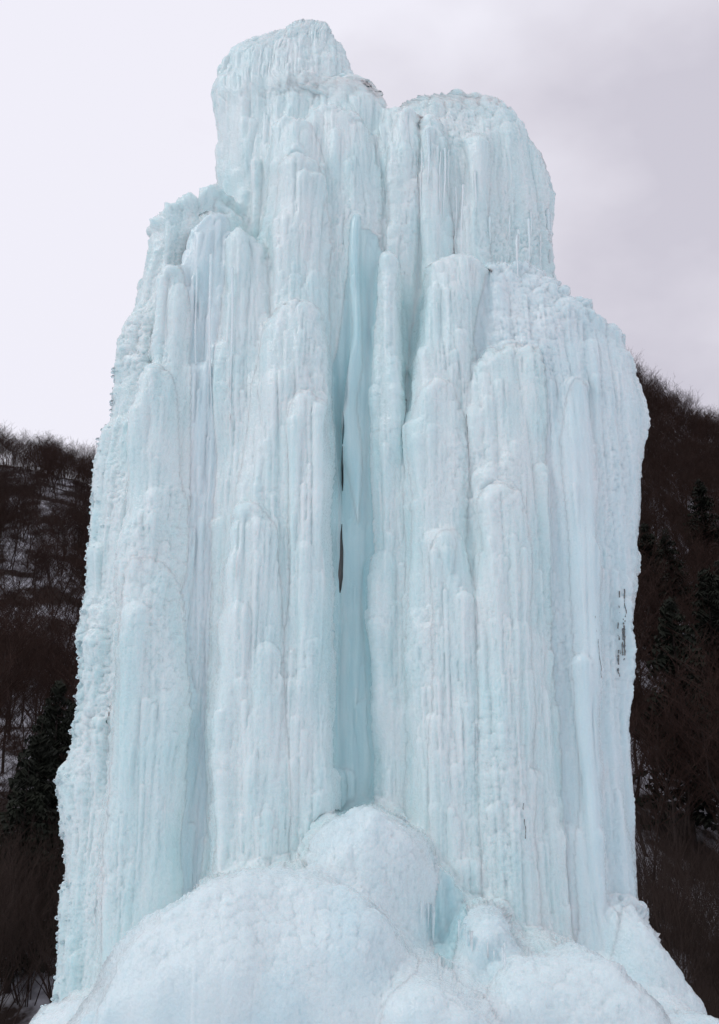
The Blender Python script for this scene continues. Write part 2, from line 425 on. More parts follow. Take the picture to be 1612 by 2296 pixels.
# big middle column
col('ice_column', [(500, 540, 540), (530, 505, 585), (640, 494, 605), (800, 487, 610), (1100, 482, 610), (1500, 472, 610), (1900, 462, 610)], 10.12, kd=0.6, dmax=0.35, seed=13, zbot=0, sq=2.8)
col('ice_column', [(688, 665, 665), (700, 628, 705), (730, 600, 730), (790, 575, 742), (900, 555, 747), (1100, 528, 749), (1300, 505, 751), (1600, 485, 752), (1800, 478, 754), (2000, 470, 757), (2150, 465, 760)],
         9.92, kd=0.6, dmax=0.5, seed=14, knob=1.2, drip=1.2, label='wide frosted column left of the dark slit', sq=2.8)
col('ice_column', [(1130, 560, 560), (1150, 525, 600), (1200, 508, 625), (1500, 492, 640), (1900, 478, 650), (2100, 472, 650)], 9.82, kd=0.5, dmax=0.3, seed=15, drip=1.2)
col('ice_column', [(880, 690, 690), (900, 655, 722), (960, 645, 740), (1300, 640, 748), (1700, 635, 750), (2000, 630, 752)], 9.86, kd=0.6, dmax=0.3, seed=60, drip=1.0)

# recess with the dark slit
col('recessed_wall', [(480, 790, 790), (500, 750, 835), (600, 735, 860), (1000, 725, 860), (1500, 725, 860), (1850, 725, 860)], 10.48, kd=0.6, dmax=0.3, mat='clear', seed=16, flute=0.03, drip=0.12, knob=0.1,
         low=0.02, zbot=2.0, label='smooth teal ice wall set back beside the dark slit', sq=3.5)
col('ice_rib', [(470, 797, 797), (490, 784, 810), (700, 784, 815), (1000, 788, 815), (1150, 797, 812), (1180, 806, 809)], 10.38, kd=1.0, dmax=0.12, mat='clear', seed=17, flute=0.02, drip=0.1, knob=0.1, low=0.02, zbot=None)
# right of the recess
col('ice_column', [(560, 868, 868), (575, 848, 890), (640, 840, 898), (800, 832, 908), (1100, 830, 915), (1500, 833, 915), (1850, 838, 915)], 10.22, kd=0.8, dmax=0.3, seed=18, zbot=1.5, knob=1.2)
col('ice_column', [(255, 960, 960), (275, 945, 985), (320, 940, 1000), (450, 942, 1002), (620, 945, 1005), (800, 940, 1010)], 10.56, kd=0.8, dmax=0.25, seed=19, zbot=6.0, drip=0.5, mat='frost')
col('ice_column', [(240, 905, 905), (255, 882, 930), (320, 872, 938), (500, 870, 938), (700, 865, 930), (900, 860, 925)], 10.6, kd=0.8, dmax=0.25, seed=20, zbot=6.0, drip=0.5)
col('ice_column', [(300, 1065, 1065), (315, 1040, 1092), (400, 1032, 1100), (600, 1035, 1100), (800, 1035, 1098)], 10.64, kd=0.8, dmax=0.22, seed=21, zbot=6.5, drip=0.5)
col('ice_column', [(567, 1035, 1035), (573, 1000, 1062), (588, 962, 1080), (615, 948, 1087), (650, 945, 1084), (700, 940, 1072), (780, 930, 1065), (900, 916, 1065), (1100, 908, 1068), (1300, 903, 1072), (1700, 903, 1080), (2000, 908, 1090)],
         10.05, kd=0.7, dmax=0.42, seed=22, knob=1.1, topknob=0.6, label='column capped by a smooth round bulb of ice')
# right shoulder
col('ice_column', [(603, 1145, 1145), (608, 1100, 1195), (625, 1072, 1226), (655, 1055, 1247), (690, 1048, 1300), (725, 1045, 1340), (758, 1042, 1384), (795, 1040, 1400), (845, 1040, 1428), (900, 1040, 1446), (945, 1042, 1455), (985, 1045, 1449), (1040, 1050, 1438), (1150, 1060, 1434), (1270, 1070, 1424), (1400, 1080, 1414), (1600, 1090, 1408), (1800, 1090, 1420), (2030, 1090, 1424), (2150, 1090, 1426)],
         10.1, kd=0.5, dmax=0.6, mat='curtain', seed=23, drip=0.7, knob=1.7, flute=0.05, low=0.04, topknob=1.2, label='sloping right shoulder with smooth hanging ice curtain', sq=2.8)
col('ice_column', [(780, 1150, 1150), (795, 1095, 1205), (830, 1062, 1222), (900, 1052, 1228), (1100, 1050, 1222), (1300, 1052, 1232), (1500, 1055, 1242), (1800, 1060, 1258), (2000, 1065, 1272), (2120, 1070, 1276)],
         9.92, kd=0.5, dmax=0.42, seed=24, drip=1.2, knob=1.2, sq=2.8)
col('ice_column', [(1090, 1120, 1120), (1105, 1085, 1160), (1150, 1072, 1182), (1400, 1068, 1195), (1800, 1070, 1200), (2100, 1075, 1205)], 9.82, kd=0.5, dmax=0.3, seed=25, drip=1.3, knob=1.2)
col('ice_column', [(855, 980, 980), (870, 945, 1015), (920, 928, 1035), (1100, 920, 1045), (1500, 915, 1048), (2000, 915, 1055)], 9.94, kd=0.6, dmax=0.33, seed=26, drip=1.2, knob=1.2)
col('ice_column', [(1180, 1010, 1010), (1195, 975, 1045), (1250, 960, 1065), (1600, 958, 1075), (2000, 960, 1085)], 9.88, kd=0.6, dmax=0.3, seed=61, drip=1.2)
col('ice_column', [(850, 1300, 1300), (870, 1270, 1330), (1000, 1262, 1345), (1300, 1275, 1352), (1700, 1290, 1360), (2120, 1300, 1370)], 10.02, kd=0.5, dmax=0.22, mat='curtain', seed=27, drip=0.2, knob=0.3, flute=0.05)

# mounds of frozen spray at the foot
def mound(rows, Yf, seed, **k):
    kw = dict(kd=0.8, dmax=1.2, mat='mound', knob=0.95, drip=0.0, flute=0.0, low=0.10, topknob=0.9)
    kw.update(k)
    col('ice_mound', rows, Yf, seed=seed, **kw)
mound([(1935, 640, 640), (1942, 575, 700), (1962, 505, 745), (1990, 410, 800), (2050, 315, 865), (2110, 260, 905), (2180, 215, 945), (2295, 150, 985)], 8.0, 40, label='broad left mound of white ice grains')
mound([(1774, 820, 820), (1792, 788, 848), (1822, 752, 888), (1860, 722, 925), (1900, 700, 958), (1960, 675, 985), (2050, 650, 972), (2120, 630, 965)], 9.0, 41, dmax=0.7, label='cone of ice grains below the dark slit')
col('ice_column', [(1940, 975, 975), (1965, 925, 1035), (2200, 890, 1070)], 9.42, kd=0.6, dmax=0.4, mat='clear', seed=64, drip=1.0, knob=0.8)
mound([(2112, 1290, 1290), (2118, 1240, 1335), (2135, 1180, 1375), (2170, 1130, 1425), (2220, 1090, 1470), (2295, 1040, 1515)], 8.0, 42)
mound([(2026, 1425, 1425), (2034, 1395, 1446), (2072, 1370, 1472), (2140, 1350, 1520), (2200, 1335, 1543), (2240, 1325, 1556), (2295, 1310, 1575)], 9.4, 43, low=0.04, dmax=0.9)
mound([(2248, 1580, 1580), (2256, 1545, 1612), (2275, 1490, 1650), (2295, 1450, 1680)], 8.3, 44)
mound([(2022, 1095, 1095), (2032, 1060, 1130), (2060, 1035, 1150), (2110, 1015, 1165), (2200, 990, 1190)], 8.8, 45, dmax=0.6)
mound([(2225, 190, 190), (2240, 140, 260), (2268, 70, 330), (2295, 20, 400)], 8.5, 46)
mound([(2150, 985, 985), (2160, 950, 1020), (2190, 920, 1060), (2240, 890, 1100), (2295, 850, 1140)], 7.9, 47, dmax=0.7)


def px_hole(pts, Y, fr=2.6, bias=1.02):
    """opening given as (photo y, x0, x1) rows on the plane Y"""
    rows = [(at(x0, py, Y)[2], at(x0, py, Y)[0], at(x1, py, Y)[0]) for py, x0, x1 in pts][::-1]
    zz = np.array([r[0] for r in rows]); a = np.array([r[1] for r in rows]); b = np.array([r[2] for r in rows])
    def f(zc):
        wv = np.clip(perlin(np.stack([zc * fr, zc * 0 + a[0] * 9, zc * 0 + 7.7], -1)) * 1.5 + bias, 0.0, 1.2)
        wv = wv * (1 + 0.35 * perlin(np.stack([zc * 9, zc * 0 + 1.3, zc * 0 + 2.7], -1)))
        end = sstep(0, 0.12, zc - zz[0]) * sstep(0, 0.25, zz[-1] - zc)
        la, lb = np.interp(zc, zz, a), np.interp(zc, zz, b)
        wig = perlin(np.stack([zc * 4, zc * 0 + 5.3, zc * 0], -1)) * 0.008
        near = sstep(-1.0, 0.0, zc - zz[0]) * sstep(-1.0, 0.0, zz[-1] - zc)
        return (la + lb) / 2 + wig, (lb - la) / 2 * wv * end * 0.7, near
    return f
slit = px_hole([(905, 771, 773), (930, 766, 773), (985, 764, 772), (1060, 765, 771), (1110, 766, 769), (1160, 765, 768), (1200, 762, 769), (1250, 759, 770), (1290, 756, 771), (1335, 754, 767)], 10.5)

def ground_out(c):
    Y = c['Yf'] + c['dmax'] * 0.85
    P = []
    for (py, xl, xr) in c['rows']:
        a, b = at(xl, py, Y), at(xr, py, Y); P.append([a[2], a[0], b[0]])
    zb = c['zbot']
    if zb is not None and P[-1][0] > zb:
        dz = P[-1][0] - zb; P.append([zb, P[-1][1] - 0.06 * dz, P[-1][2] + 0.06 * dz])
    P = chaikin(np.array(P), 2)
    return Y, P[::-1]
for c in COLS: c['Y'], c['P'] = ground_out(c)

def box(A, n, ax):
    pad = [(0, 0)] * A.ndim; pad[ax] = (n + 1, n)
    C = np.cumsum(np.pad(A, pad, mode='edge'), axis=ax, dtype=np.float64)
    sl = lambda a, b: tuple(slice(a, b) if k == ax else slice(None) for k in range(A.ndim))
    return (C[sl(2 * n + 1, None)] - C[sl(0, -(2 * n + 1))]) / (2 * n + 1)

def body():
    ztop = max(c['P'][-1][0] for c in COLS); z0 = 0.3
    DZ = 0.0125
    z = np.arange(z0, ztop - 0.004, DZ)[::-1]; ns = len(z)
    XL, XR = np.full(ns, 9.0), np.full(ns, -9.0)
    for c in COLS:
        P = c['P']; on = (z >= P[0, 0]) & (z <= P[-1, 0])
        c['on'] = on; c['l'] = np.interp(z, P[:, 0], P[:, 1]); c['r'] = np.interp(z, P[:, 0], P[:, 2])
        XL = np.where(on, np.minimum(XL, c['l']), XL); XR = np.where(on, np.maximum(XR, c['r']), XR)
    xc = (XL + XR) / 2; W = (XR - XL) / 2
    xs, Ws = xc, W
    for _ in range(2): xc, W = box(xc, 45, 0), box(W, 45, 0); xs, Ws = box(xs, 12, 0), box(Ws, 12, 0)
    hi = sstep(9.0, 10.0, z); xc = xc + (xs - xc) * hi; W = W + (Ws - W) * hi
    W = np.maximum(W, 0.4)
    YO = (11.1 + 0.62 * sstep(8.6, 9.4, z))[:, None]
    # stations spaced evenly along a wide oval; the casting lines run straight forward in the middle and fan out at the sides
    t = np.linspace(-R(112), R(112), 4001); cx, cy = np.sin(t) * 2.5, -np.cos(t) * 1.1
    arc = np.concatenate([[0], np.cumsum(np.hypot(np.diff(cx), np.diff(cy)))])
    nf = 600
    ph = np.interp(np.linspace(0, arc[-1], nf), arc, t)
    ph = np.concatenate([ph, np.linspace(R(112), 2 * math.pi - R(112), 40)[1:-1]]); npz = len(ph)
    pw = np.where(ph > math.pi, ph - 2 * math.pi, ph)
    psi = pw * np.minimum(1, np.abs(pw) / R(95)) ** 2.2
    OX = xc[:, None] + 0.80 * W[:, None] * np.sin(pw)[None]
    ex = np.broadcast_to(np.sin(psi)[None], (ns, npz)); ey = np.broadcast_to(-np.cos(psi)[None], (ns, npz))
    K = 0.035
    tmax = np.full((ns, npz), -9.0); acc = np.zeros((ns, npz)); lab = np.full((ns, npz), -1, np.int32)
    T = []
    for ci, c in enumerate(COLS):
        rows = np.where(c['on'])[0]
        zr = z[rows]; w = np.maximum((c['r'][rows] - c['l'][rows]) / 2, 0.003); xm = (c['r'][rows] + c['l'][rows]) / 2
        d = c['dmax'] * np.tanh(w * c['kd'] / c['dmax'])
        zt = c['P'][-1][0]; el = math.atan2(zt - CAMZ, c['Y'])
        lim = 0.05 + (zt - zr) / math.tan(max(el, R(9)) + R(26)); d = (d ** -3 + lim ** -3) ** (-1 / 3)
        # wobble so that no column is a plain tube
        q = np.stack([zr * 0.9, zr * 0 + ci * 3.7, zr * 0], -1)
        xm = xm + perlin(q) * 0.05 * (0.0 if c['label'] else 1.0)
        ox, oy = OX[rows] - xm[:, None], YO[rows] - c['Y']
        d2 = d[:, None] + 0.3 * np.clip(ey[rows], 0, 1)
        A = (ex[rows] / w[:, None]) ** 2 + (ey[rows] / d2) ** 2
        B = ex[rows] * ox / w[:, None] ** 2 + ey[rows] * oy / d2 ** 2
        C = (ox / w[:, None]) ** 2 + (oy / d2) ** 2 - 1
        D = B * B - A * C
        tt = np.where(D > 0, (-B + np.sqrt(np.maximum(D, 0))) / A, -9.0)
        tt = np.where((tt > 0) | (np.abs(ex[rows]) < 0.35), tt, -9.0)
        full = np.full((ns, npz), -9.0, np.float32); full[rows] = tt; T.append(full)
        m = full > tmax; lab = np.where(m, ci, lab); tmax = np.maximum(tmax, full)
    for full in T: acc += np.exp(np.clip((full - tmax) / K, -30, 0))
    valid = tmax > -2.5
    r = np.where(valid, tmax + K * np.log(np.maximum(acc, 1)), 0.0)
    vw = valid.astype(float); rb, wb = r * vw, vw.copy()
    for _ in range(3):
        rb = box(box(rb, 3, 1), 2, 0); wb = box(box(wb, 3, 1), 2, 0)
    r = np.where(valid, rb / np.maximum(wb, 1e-6), r)
    mo = np.array([c['name'] == 'ice_mound' for c in COLS])[np.maximum(lab, 0)]
    ed = np.zeros(lab.shape)
    ed[:, 1:] += (lab[:, 1:] != lab[:, :-1]) & (mo[:, 1:] | mo[:, :-1]); ed[1:] += (lab[1:] != lab[:-1]) & (mo[1:] | mo[:-1])
    ed = np.clip(box(box(np.minimum(ed, 1), 9, 0), 9, 1) * 9, 0, 1); ed = box(box(ed, 5, 0), 5, 1)
    rb, wb = r * vw, vw.copy()
    for _ in range(2): rb = box(box(rb, 8, 1), 7, 0); wb = box(box(wb, 8, 1), 7, 0)
    r = np.where(valid, r + (rb / np.maximum(wb, 1e-6) - r) * ed * 0.9, r)
    for i_ in range(ns - 2, -1, -1): r[i_] = np.where(valid[i_], r[i_], np.maximum(r[i_ + 1] - 0.012, -0.5))
    def prm(key): return np.array([c[key] for c in COLS], float)[np.maximum(lab, 0)]
    # soften the per-column parameters across the seams
    def soft(key):
        A = prm(key)
        for _ in range(2): A = box(box(A, 4, 0), 4, 1)
        return A
    flute, dripw, knob, low, tk = soft('flute'), soft('drip'), soft('knob'), soft('low'), soft('topknob')
    V = np.stack([OX + ex * r, YO + ey * r, np.broadcast_to(z[:, None], r.shape)], -1)
    Vs = np.stack([box(box(V[..., k], 3, 0), 3, 1) for k in range(3)], -1)
    def normals(V):
        du = np.gradient(V, axis=1); dv = np.gradient(V, axis=0)
        N = np.cross(du, dv); N /= np.maximum(np.linalg.norm(N, axis=-1, keepdims=True), 1e-9)
        o_ = np.stack([ex, ey, ex * 0 + 0.3], -1)
        sg = np.sign(np.sum(N * o_, -1, keepdims=True)); sg[sg == 0] = 1
        return N * sg
    N = normals(Vs); nzv = N[..., 2]
    Q = V + 7.3
    wob = Q.copy(); wob[..., 2] *= 0.45
    H = low * (perlin(wob * 1.7) + perlin(wob * 3.9) * 0.5)
    steep = sstep(0.42, 0.14, nzv)
    wx = perlin(Q * np.array([1.2, 1.2, 0.5])) * 0.06
    F = Q.copy(); F[..., 0] += wx; F[..., 1] = F[..., 1] * 0.12 + wx
    f1 = np.abs(perlin(F * np.array([4.2, 4.2, 0.26])))
    f2 = np.abs(perlin(F * np.array([10.0, 10.0, 0.5]) + 9.1))
    f3 = np.abs(perlin(F * np.array([23.0, 23.0, 0.9]) + 3.7))
    cov = sstep(-0.3, 0.3, perlin(Q * np.array([0.9, 0.9, 0.35]) + 5.0))
    H += steep * flute * (0.85 * np.sqrt(f1 + 0.02) + (0.5 * np.sqrt(f2 + 0.02) + 0.27 * np.sqrt(f3 + 0.02)) * (0.3 + 0.7 * cov) - 0.6)
    # drips
    rg = np.random.default_rng(3)
    seg = np.linalg.norm(np.diff(Vs, axis=1), axis=-1)
    area = float((seg[:, :nf - 1] * DZ)[valid[:, :nf - 1]].sum())
    tiers = [(2.4, (0.06, 0.20), (0.5, 2.6), (0.025, 0.070)), (20, (0.022, 0.070), (0.2, 1.5), (0.010, 0.034)), (90, (0.011, 0.03), (0.06, 0.6), (0.005, 0.014))]
    for dens, wr, lr, pr in tiers:
        A = np.zeros((ns, nf))
        for _ in range(int(dens * area)):
            i0 = int(rg.random() * ns); j0 = int(rg.random() * (nf - 1))
            u1, u2, u3, u4 = rg.random(4)
            if not valid[i0, j0] or u4 > dripw[i0, j0] * 0.8: continue
            ww = wr[0] + (wr[1] - wr[0]) * u1 ** 1.5; LL = lr[0] + (lr[1] - lr[0]) * u2 ** 1.8; pp = pr[0] + (pr[1] - pr[0]) * u3
            du = max(seg[i0, j0], 0.004)
            ia, ib = max(0, i0 - int(ww / DZ) - 1), min(ns, i0 + int(LL / DZ) + 1)
            ja, jb = max(0, j0 - int(ww / du) - 1), min(nf, j0 + int(ww / du) + 2)
            a = (np.arange(ia, ib) - i0)[:, None] * DZ; x = (np.arange(ja, jb) - j0)[None, :] * du
            if abs(ex[i0, j0]) < 0.6:
                x0_ = V[i0, j0, 0]; ie = ib - 1; lo_, hi_ = max(0, j0 - 45), min(nf, j0 + 45)
                je = lo_ + int(np.argmin(np.abs(V[ie, lo_:hi_, 0] - x0_)))
                ja, jb = max(0, min(ja, je - (j0 - ja))), min(nf, max(jb, je + (jb - j0)))
                x = V[ia:ib, ja:jb, 0] - x0_
            tail = np.clip(a / LL, 0, 1); wt = ww * (1 - 0.6 * tail)
            up = np.where(a < 0, (a / ww) ** 2, 0)
            hgt = pp * (1 - tail) ** 0.7 * np.clip(1 - up - (x / wt) ** 2, 0, 1) ** 0.6
            A[ia:ib, ja:jb] = np.maximum(A[ia:ib, ja:jb], hgt)
        H[:, :nf] += A * sstep(0.5, 0.22, nzv[:, :nf])
    W1, v1 = worley(Q[:, :nf] * np.array([12.0, 12.0, 9.0]))
    W2, v2 = worley(Q[:, :nf] * np.array([27.0, 27.0, 20.0]) + 4.4)
    kmask = sstep(-0.1, 0.45, perlin(Q[:, :nf] * np.array([1.4, 1.4, 0.8]) + 1.7))
    top = sstep(0.12, 0.55, nzv[:, :nf]) * tk[:, :nf]
    k1 = np.sqrt(np.clip(1 - (W1 / 0.75) ** 2, 0, 1)) * (0.35 + 0.65 * v1)
    k2 = np.sqrt(np.clip(1 - (W2 / 0.75) ** 2, 0, 1)) * (0.35 + 0.65 * v2)
    W0, v0 = worley(Q[:, :nf] * np.array([5.2, 5.2, 4.2]) + 6.1)
    k0 = np.sqrt(np.clip(1 - (W0 / 0.8) ** 2, 0, 1)) * (0.3 + 0.7 * v0)
    W3, v3 = worley(Q[:, :nf] * np.array([46.0, 46.0, 34.0]) + 2.9)
    k3 = np.sqrt(np.clip(1 - (W3 / 0.75) ** 2, 0, 1)) * (0.35 + 0.65 * v3)
    H[:, :nf] += knob[:, :nf] * (0.060 * k0 * (1 - 0.85 * mo[:, :nf]) * np.maximum(0.22 * kmask, top) + 0.032 * k1 * np.maximum(0.55 * kmask, top) + 0.013 * k2 * np.maximum(0.35 + 0.65 * kmask, top) + 0.006 * k3)
    H[:, :nf] -= 0.8 * H[:, :nf].mean()
    H[:, nf:] *= 0.0
    H[:, :nf] *= np.minimum(1, np.minimum(np.arange(nf), nf - 1 - np.arange(nf)) / 25.0)[None]
    Vd = V + N * H[..., None]
    Vd[..., 2] -= 0.2 * sstep(R(82), R(104), np.abs(pw))[None]
    jn = np.arange(npz); j2 = (jn + 1) % npz; i = np.arange(ns - 1)[:, None] * npz
    quads = np.stack([i + jn, i + j2, i + npz + j2, i + npz + jn], -1)
    ok = valid[:-1] & valid[1:]; ok &= np.roll(ok, -1, 1)
    # part the skin along each slit: one mesh line opens, its neighbours make room
    for h in HOLES:
        mid, hw, near = h(z); im = int(np.argmax(hw)); front = np.where(np.abs(psi[:nf]) < 1.0)[0]
        jl = int(front[np.argmin(np.abs(Vd[im, front, 0] - mid[im]))]); jr = jl + 1
        op = hw > 0.0035; hh = np.where(op, hw, 0.0012)
        dl = (mid - hh - Vd[:, jl, 0]) * near; dr = (mid + hh - Vd[:, jr, 0]) * near
        for k in range(9):
            w_ = 1 - k / 9
            Vd[:, jl - k, 0] += dl * w_; Vd[:, jr + k, 0] += dr * w_
        ok[:, jl] &= ~(op[:-1] & op[1:])
    # clean the seams: majority label in a small window
    l2 = lab[:-1].copy()
    best = np.full(l2.shape, -1.0); res = l2.copy()
    for ci in range(len(COLS)):
        mm = (l2 == ci)
        if not mm.any(): continue
        sc_ = box(box(mm.astype(np.float32), 3, 0), 3, 1); u = sc_ > best
        res[u] = ci; best[u] = sc_[u]
    co = Vd.reshape(-1, 3) - np.array(BASE)
    qa = quads[ok][:, ::-1]; fn = np.cross(co[qa[:, 2]] - co[qa[:, 0]], co[qa[:, 3]] - co[qa[:, 1]])
    NF = np.zeros_like(co)
    for k in range(4):
        for ax in range(3): NF[:, ax] += np.bincount(qa[:, k], fn[:, ax], len(co))
    NF /= np.maximum(np.linalg.norm(NF, axis=1, keepdims=True), 1e-9)
    NB = NF.reshape(ns, npz, 3)
    for _ in range(2): NB = box(box(NB, 3, 0), 3, 1)
    NF = 0.27 * NF + 0.73 * NB.reshape(-1, 3)
    NF /= np.maximum(np.linalg.norm(NF, axis=1, keepdims=True), 1e-9)
    # connected pieces of each column; crumbs go to the column beside them
    def pieces(G):
        par = []
        def find(x):
            while par[x] != x: par[x] = par[par[x]]; x = par[x]
            return x
        prev, runs = [], []
        for i_ in range(G.shape[0]):
            cut = np.concatenate([[0], np.where(np.diff(G[i_]) != 0)[0] + 1, [G.shape[1]]]); cur = []
            for a_, b_ in zip(cut[:-1], cut[1:]):
                if G[i_, a_] < 0: continue
                k_ = len(par); par.append(k_); cur.append((a_, b_, k_, G[i_, a_])); runs.append((i_, a_, b_, k_))
            p_ = 0
            for (a_, b_, k_, l_) in cur:
                for (a2, b2, k2, lb) in prev:
                    if lb == l_ and a2 < b_ and b2 > a_: par[find(k_)] = find(k2)
            if cur and len(cur) > 1 and cur[0][0] == 0 and cur[-1][1] == G.shape[1] and cur[0][3] == cur[-1][3]: par[find(cur[0][2])] = find(cur[-1][2])
            prev = cur
        I = np.full(G.shape, -1, np.int64)
        for (i_, a_, b_, k_) in runs: I[i_, a_:b_] = find(k_)
        return I
    G = np.where(ok, res, -1)
    for _ in range(3):
        I = pieces(G); ids, cnt = np.unique(I[I >= 0], return_counts=True); moved = False
        for k_ in ids[cnt < 700]:
            m = I == k_; ring = (box(box(m.astype(float), 1, 0), 1, 1) > 1e-6) & ~m & (G >= 0)
            if ring.any(): G[m] = np.bincount(G[ring]).argmax(); moved = True
            elif m.sum() < 40: G[m] = -1
        if not moved: break
    I = pieces(G); done = set()
    for k_ in np.unique(I[I >= 0]):
        m = I == k_
        c = COLS[int(G[m][0])]
        fq = quads[m]
        ids, inv = np.unique(fq.ravel(), return_inverse=True)
        me = mesh_np(c['name'], co[ids], inv.reshape(-1, 4)[:, ::-1])
        me.normals_split_custom_set_from_vertices(NF[ids].astype(np.float32))
        o = link(c['name'], me, M[c['mat']], tower)
        if c['label'] and len(fq) > 3000 and c['label'] not in done: o['label'] = c['label']; done.add(c['label'])
    return Vd, nf, valid
HOLES = [slit]
VD, NFRONT, VALID = body()
ice_part('ice_core', [(330, 640, 640), (345, 560, 1120), (420, 530, 1180), (620, 515, 1205), (800, 420, 1330), (1000, 300, 1390), (1500, 250, 1380), (2100, 220, 1390)],
         11.15, kd=0.35, dmax=0.9, mat='clear', seed=1, res=0.022, flute=0.07, drip=0.5, knob=0.3, sq=3.5)

# where the skin lies along a line of sight through the photo
_F = VD[:, :NFRONT][VALID[:, :NFRONT]]
_cp, _sp = math.cos(PITCH), math.sin(PITCH)
_dz = _F[:, 2] - CAMZ; _fw = _F[:, 1] * _cp + _dz * _sp; _up = -_F[:, 1] * _sp + _dz * _cp
_PX = PW / 2 + _F[:, 0] / _fw / TANF * PH / 2; _PY = PH / 2 - _up / _fw / TANF * PH / 2
def skin_y(px, py, rad=5):
    m = (np.abs(_PX - px) < rad) & (np.abs(_PY - py) < rad)
    return float(_F[m, 1].min()) if m.any() else 10.3

def skin_back(px, py):
    m = (np.abs(_PX - px) < 9) & (np.abs(_PY - py) < 3)
    return float(_F[m, 1].max()) if m.any() else 10.5

# timber pole of the inner frame, added behind the slit to make its gap dark
def pole(px0, py0, px1, py1, r, seed):
    Yp = r + 0.035 + max(skin_back(px0 + (px1 - px0) * f, py0 + (py1 - py0) * f) for f in np.linspace(0.02, 0.98, 25))
    a, b = at(px0, py0, Yp), at(px1, py1, Yp)
    k = 10; rg = np.random.default_rng(seed)
    t = np.linspace(0, 1, 14)
    ang = np.linspace(0, 2 * math.pi, k, endpoint=False)
    c = a + (b - a) * t[:, None] + rg.normal(size=(14, 3)) * 0.004
    rad = r * (1 + rg.normal(size=14) * 0.04)
    V = c[:, None, :] + np.stack([np.cos(ang), np.sin(ang), ang * 0], -1)[None] * rad[:, None, None]
    i = np.arange(13)[:, None] * k; j = np.arange(k)
    qd = np.stack([i + j, i + (j + 1) % k, i + k + (j + 1) % k, i + k + j], -1).reshape(-1, 4)
    return link('timber_pole', mesh_np('timber_pole', V.reshape(-1, 3) - np.array(BASE), qd), M['wood'], tower)
pole(770, 900, 759, 1345, 0.07, 1)

# ------------------------------------------------------------------ icicles
def icicle(px, py0, py1, Y, r, seed, mat='curtain', lean=0.0):
    a = at(px, py0, Y); b = at(px + lean, py1, Y)
    L = a[2] - b[2]; rg = np.random.default_rng(seed)
    nn, k = max(14, int(L / 0.018)), 9
    t = np.linspace(0, 1, nn); ang = np.linspace(0, 2 * math.pi, k, endpoint=False)
    rad = r * (1 - t) ** 0.6 * (1 + 0.12 * np.sin(t * L / 0.03 * 2 * math.pi / 1.3 + rg.random() * 6) + 0.1 * rg.normal(size=nn)) + 0.0015
    c = a + (b - a) * t[:, None]; c[:, 0] += np.sin(t * 5 + rg.random() * 6) * 0.01 * min(1, L)
    V = c[:, None, :] + np.stack([np.cos(ang), np.sin(ang), ang * 0], -1)[None] * rad[:, None, None]
    i = np.arange(nn - 1)[:, None] * k; j = np.arange(k)
    qd = np.stack([i + j, i + k + j, i + k + (j + 1) % k, i + (j + 1) % k], -1).reshape(-1, 4)
    return link('icicle', mesh_np('icicle', V.reshape(-1, 3) - np.array(BASE), qd), M[mat], tower)
ic = [(1234, 480, 632, 11.15, 0.022, 5), (1229, 470, 600, 11.1, 0.025, 2), (440, 600, 860, 10.33, 0.012, 0), (472, 570, 930, 10.3, 0.014, 0), (519, 600, 1000, 10.08, 0.012, 0), (960, 290, 420, 10.58, 0.02, 0)]
for i_, (px, y0, y1, Y, r, ln) in enumerate(ic): icicle(px, y0, y1, Y if ln else min(skin_y(px, y0 + (y1 - y0) * f_) for f_ in (0.1, 0.4, 0.7)) - r * 0.2, r, 200 + i_, lean=ln)
rgi = np.random.default_rng(77)
for (x0, x1, y0, y1, cnt) in [(1088, 1138, 2105, 2165, 6), (918, 985, 2020, 2125, 5), (1025, 1060, 2060, 2130, 5), (1095, 1215, 470, 600, 7), (940, 1090, 330, 540, 7)]:
    for _ in range(cnt):
        px = x0 + (x1 - x0) * rgi.random(); a = y0 + 0.5 * (y1 - y0) * rgi.random(); b = a + (y1 - y0) * (0.3 + 0.5 * rgi.random()); r = 0.006 + 0.008 * rgi.random()
        icicle(px, a, b, min(skin_y(px, a), skin_y(px, b)) - r * 0.3, r, int(rgi.integers(9999)))

# added dark strands standing in for gaps and see-through ice in the skin
def twig(pts, r, seed):  # one thin dark strand, added to suggest a gap in the ice
    rg = np.random.default_rng(seed)
    P = np.array([at(px, py, skin_y(px, py, 4) + rg.uniform(-0.002, 0.012)) for px, py in pts]); P = chaikin(P, 2)
    k = 5; ang = np.linspace(0, 2 * math.pi, k, endpoint=False); n_ = len(P)
    rad = r * (0.5 + 0.8 * rg.random(n_)); rad[0] = rad[-1] = 0.0008
    V = P[:, None, :] + np.stack([np.cos(ang), np.sin(ang), ang * 0], -1)[None] * rad[:, None, None]
    i = np.arange(n_ - 1)[:, None] * k; j = np.arange(k)
    qd = np.stack([i + j, i + k + j, i + k + (j + 1) % k, i + (j + 1) % k], -1).reshape(-1, 4)
    return link('dark_gap_strand', mesh_np('dark_gap_strand', V.reshape(-1, 3) - np.array(BASE), qd), M['wood'], tower)
rgt = np.random.default_rng(55)
def strand(x0, y0, x1, y1, r, n_=8, wob=1.2):
    t_ = np.linspace(0, 1, n_)
    twig([(x0 + (x1 - x0) * t + rgt.normal() * wob, y0 + (y1 - y0) * t) for t in t_], r, int(rgt.integers(9999)))
for q_ in range(9):
    x_ = 1384 + 18 * rgt.random(); y_ = 1262 + 200 * rgt.random(); strand(x_, y_, x_ + 2 * rgt.normal(), y_ + 30 + 60 * rgt.random(), 0.003 + 0.005 * rgt.random())
strand(1334, 1380, 1350, 1520, 0.0022, 14)
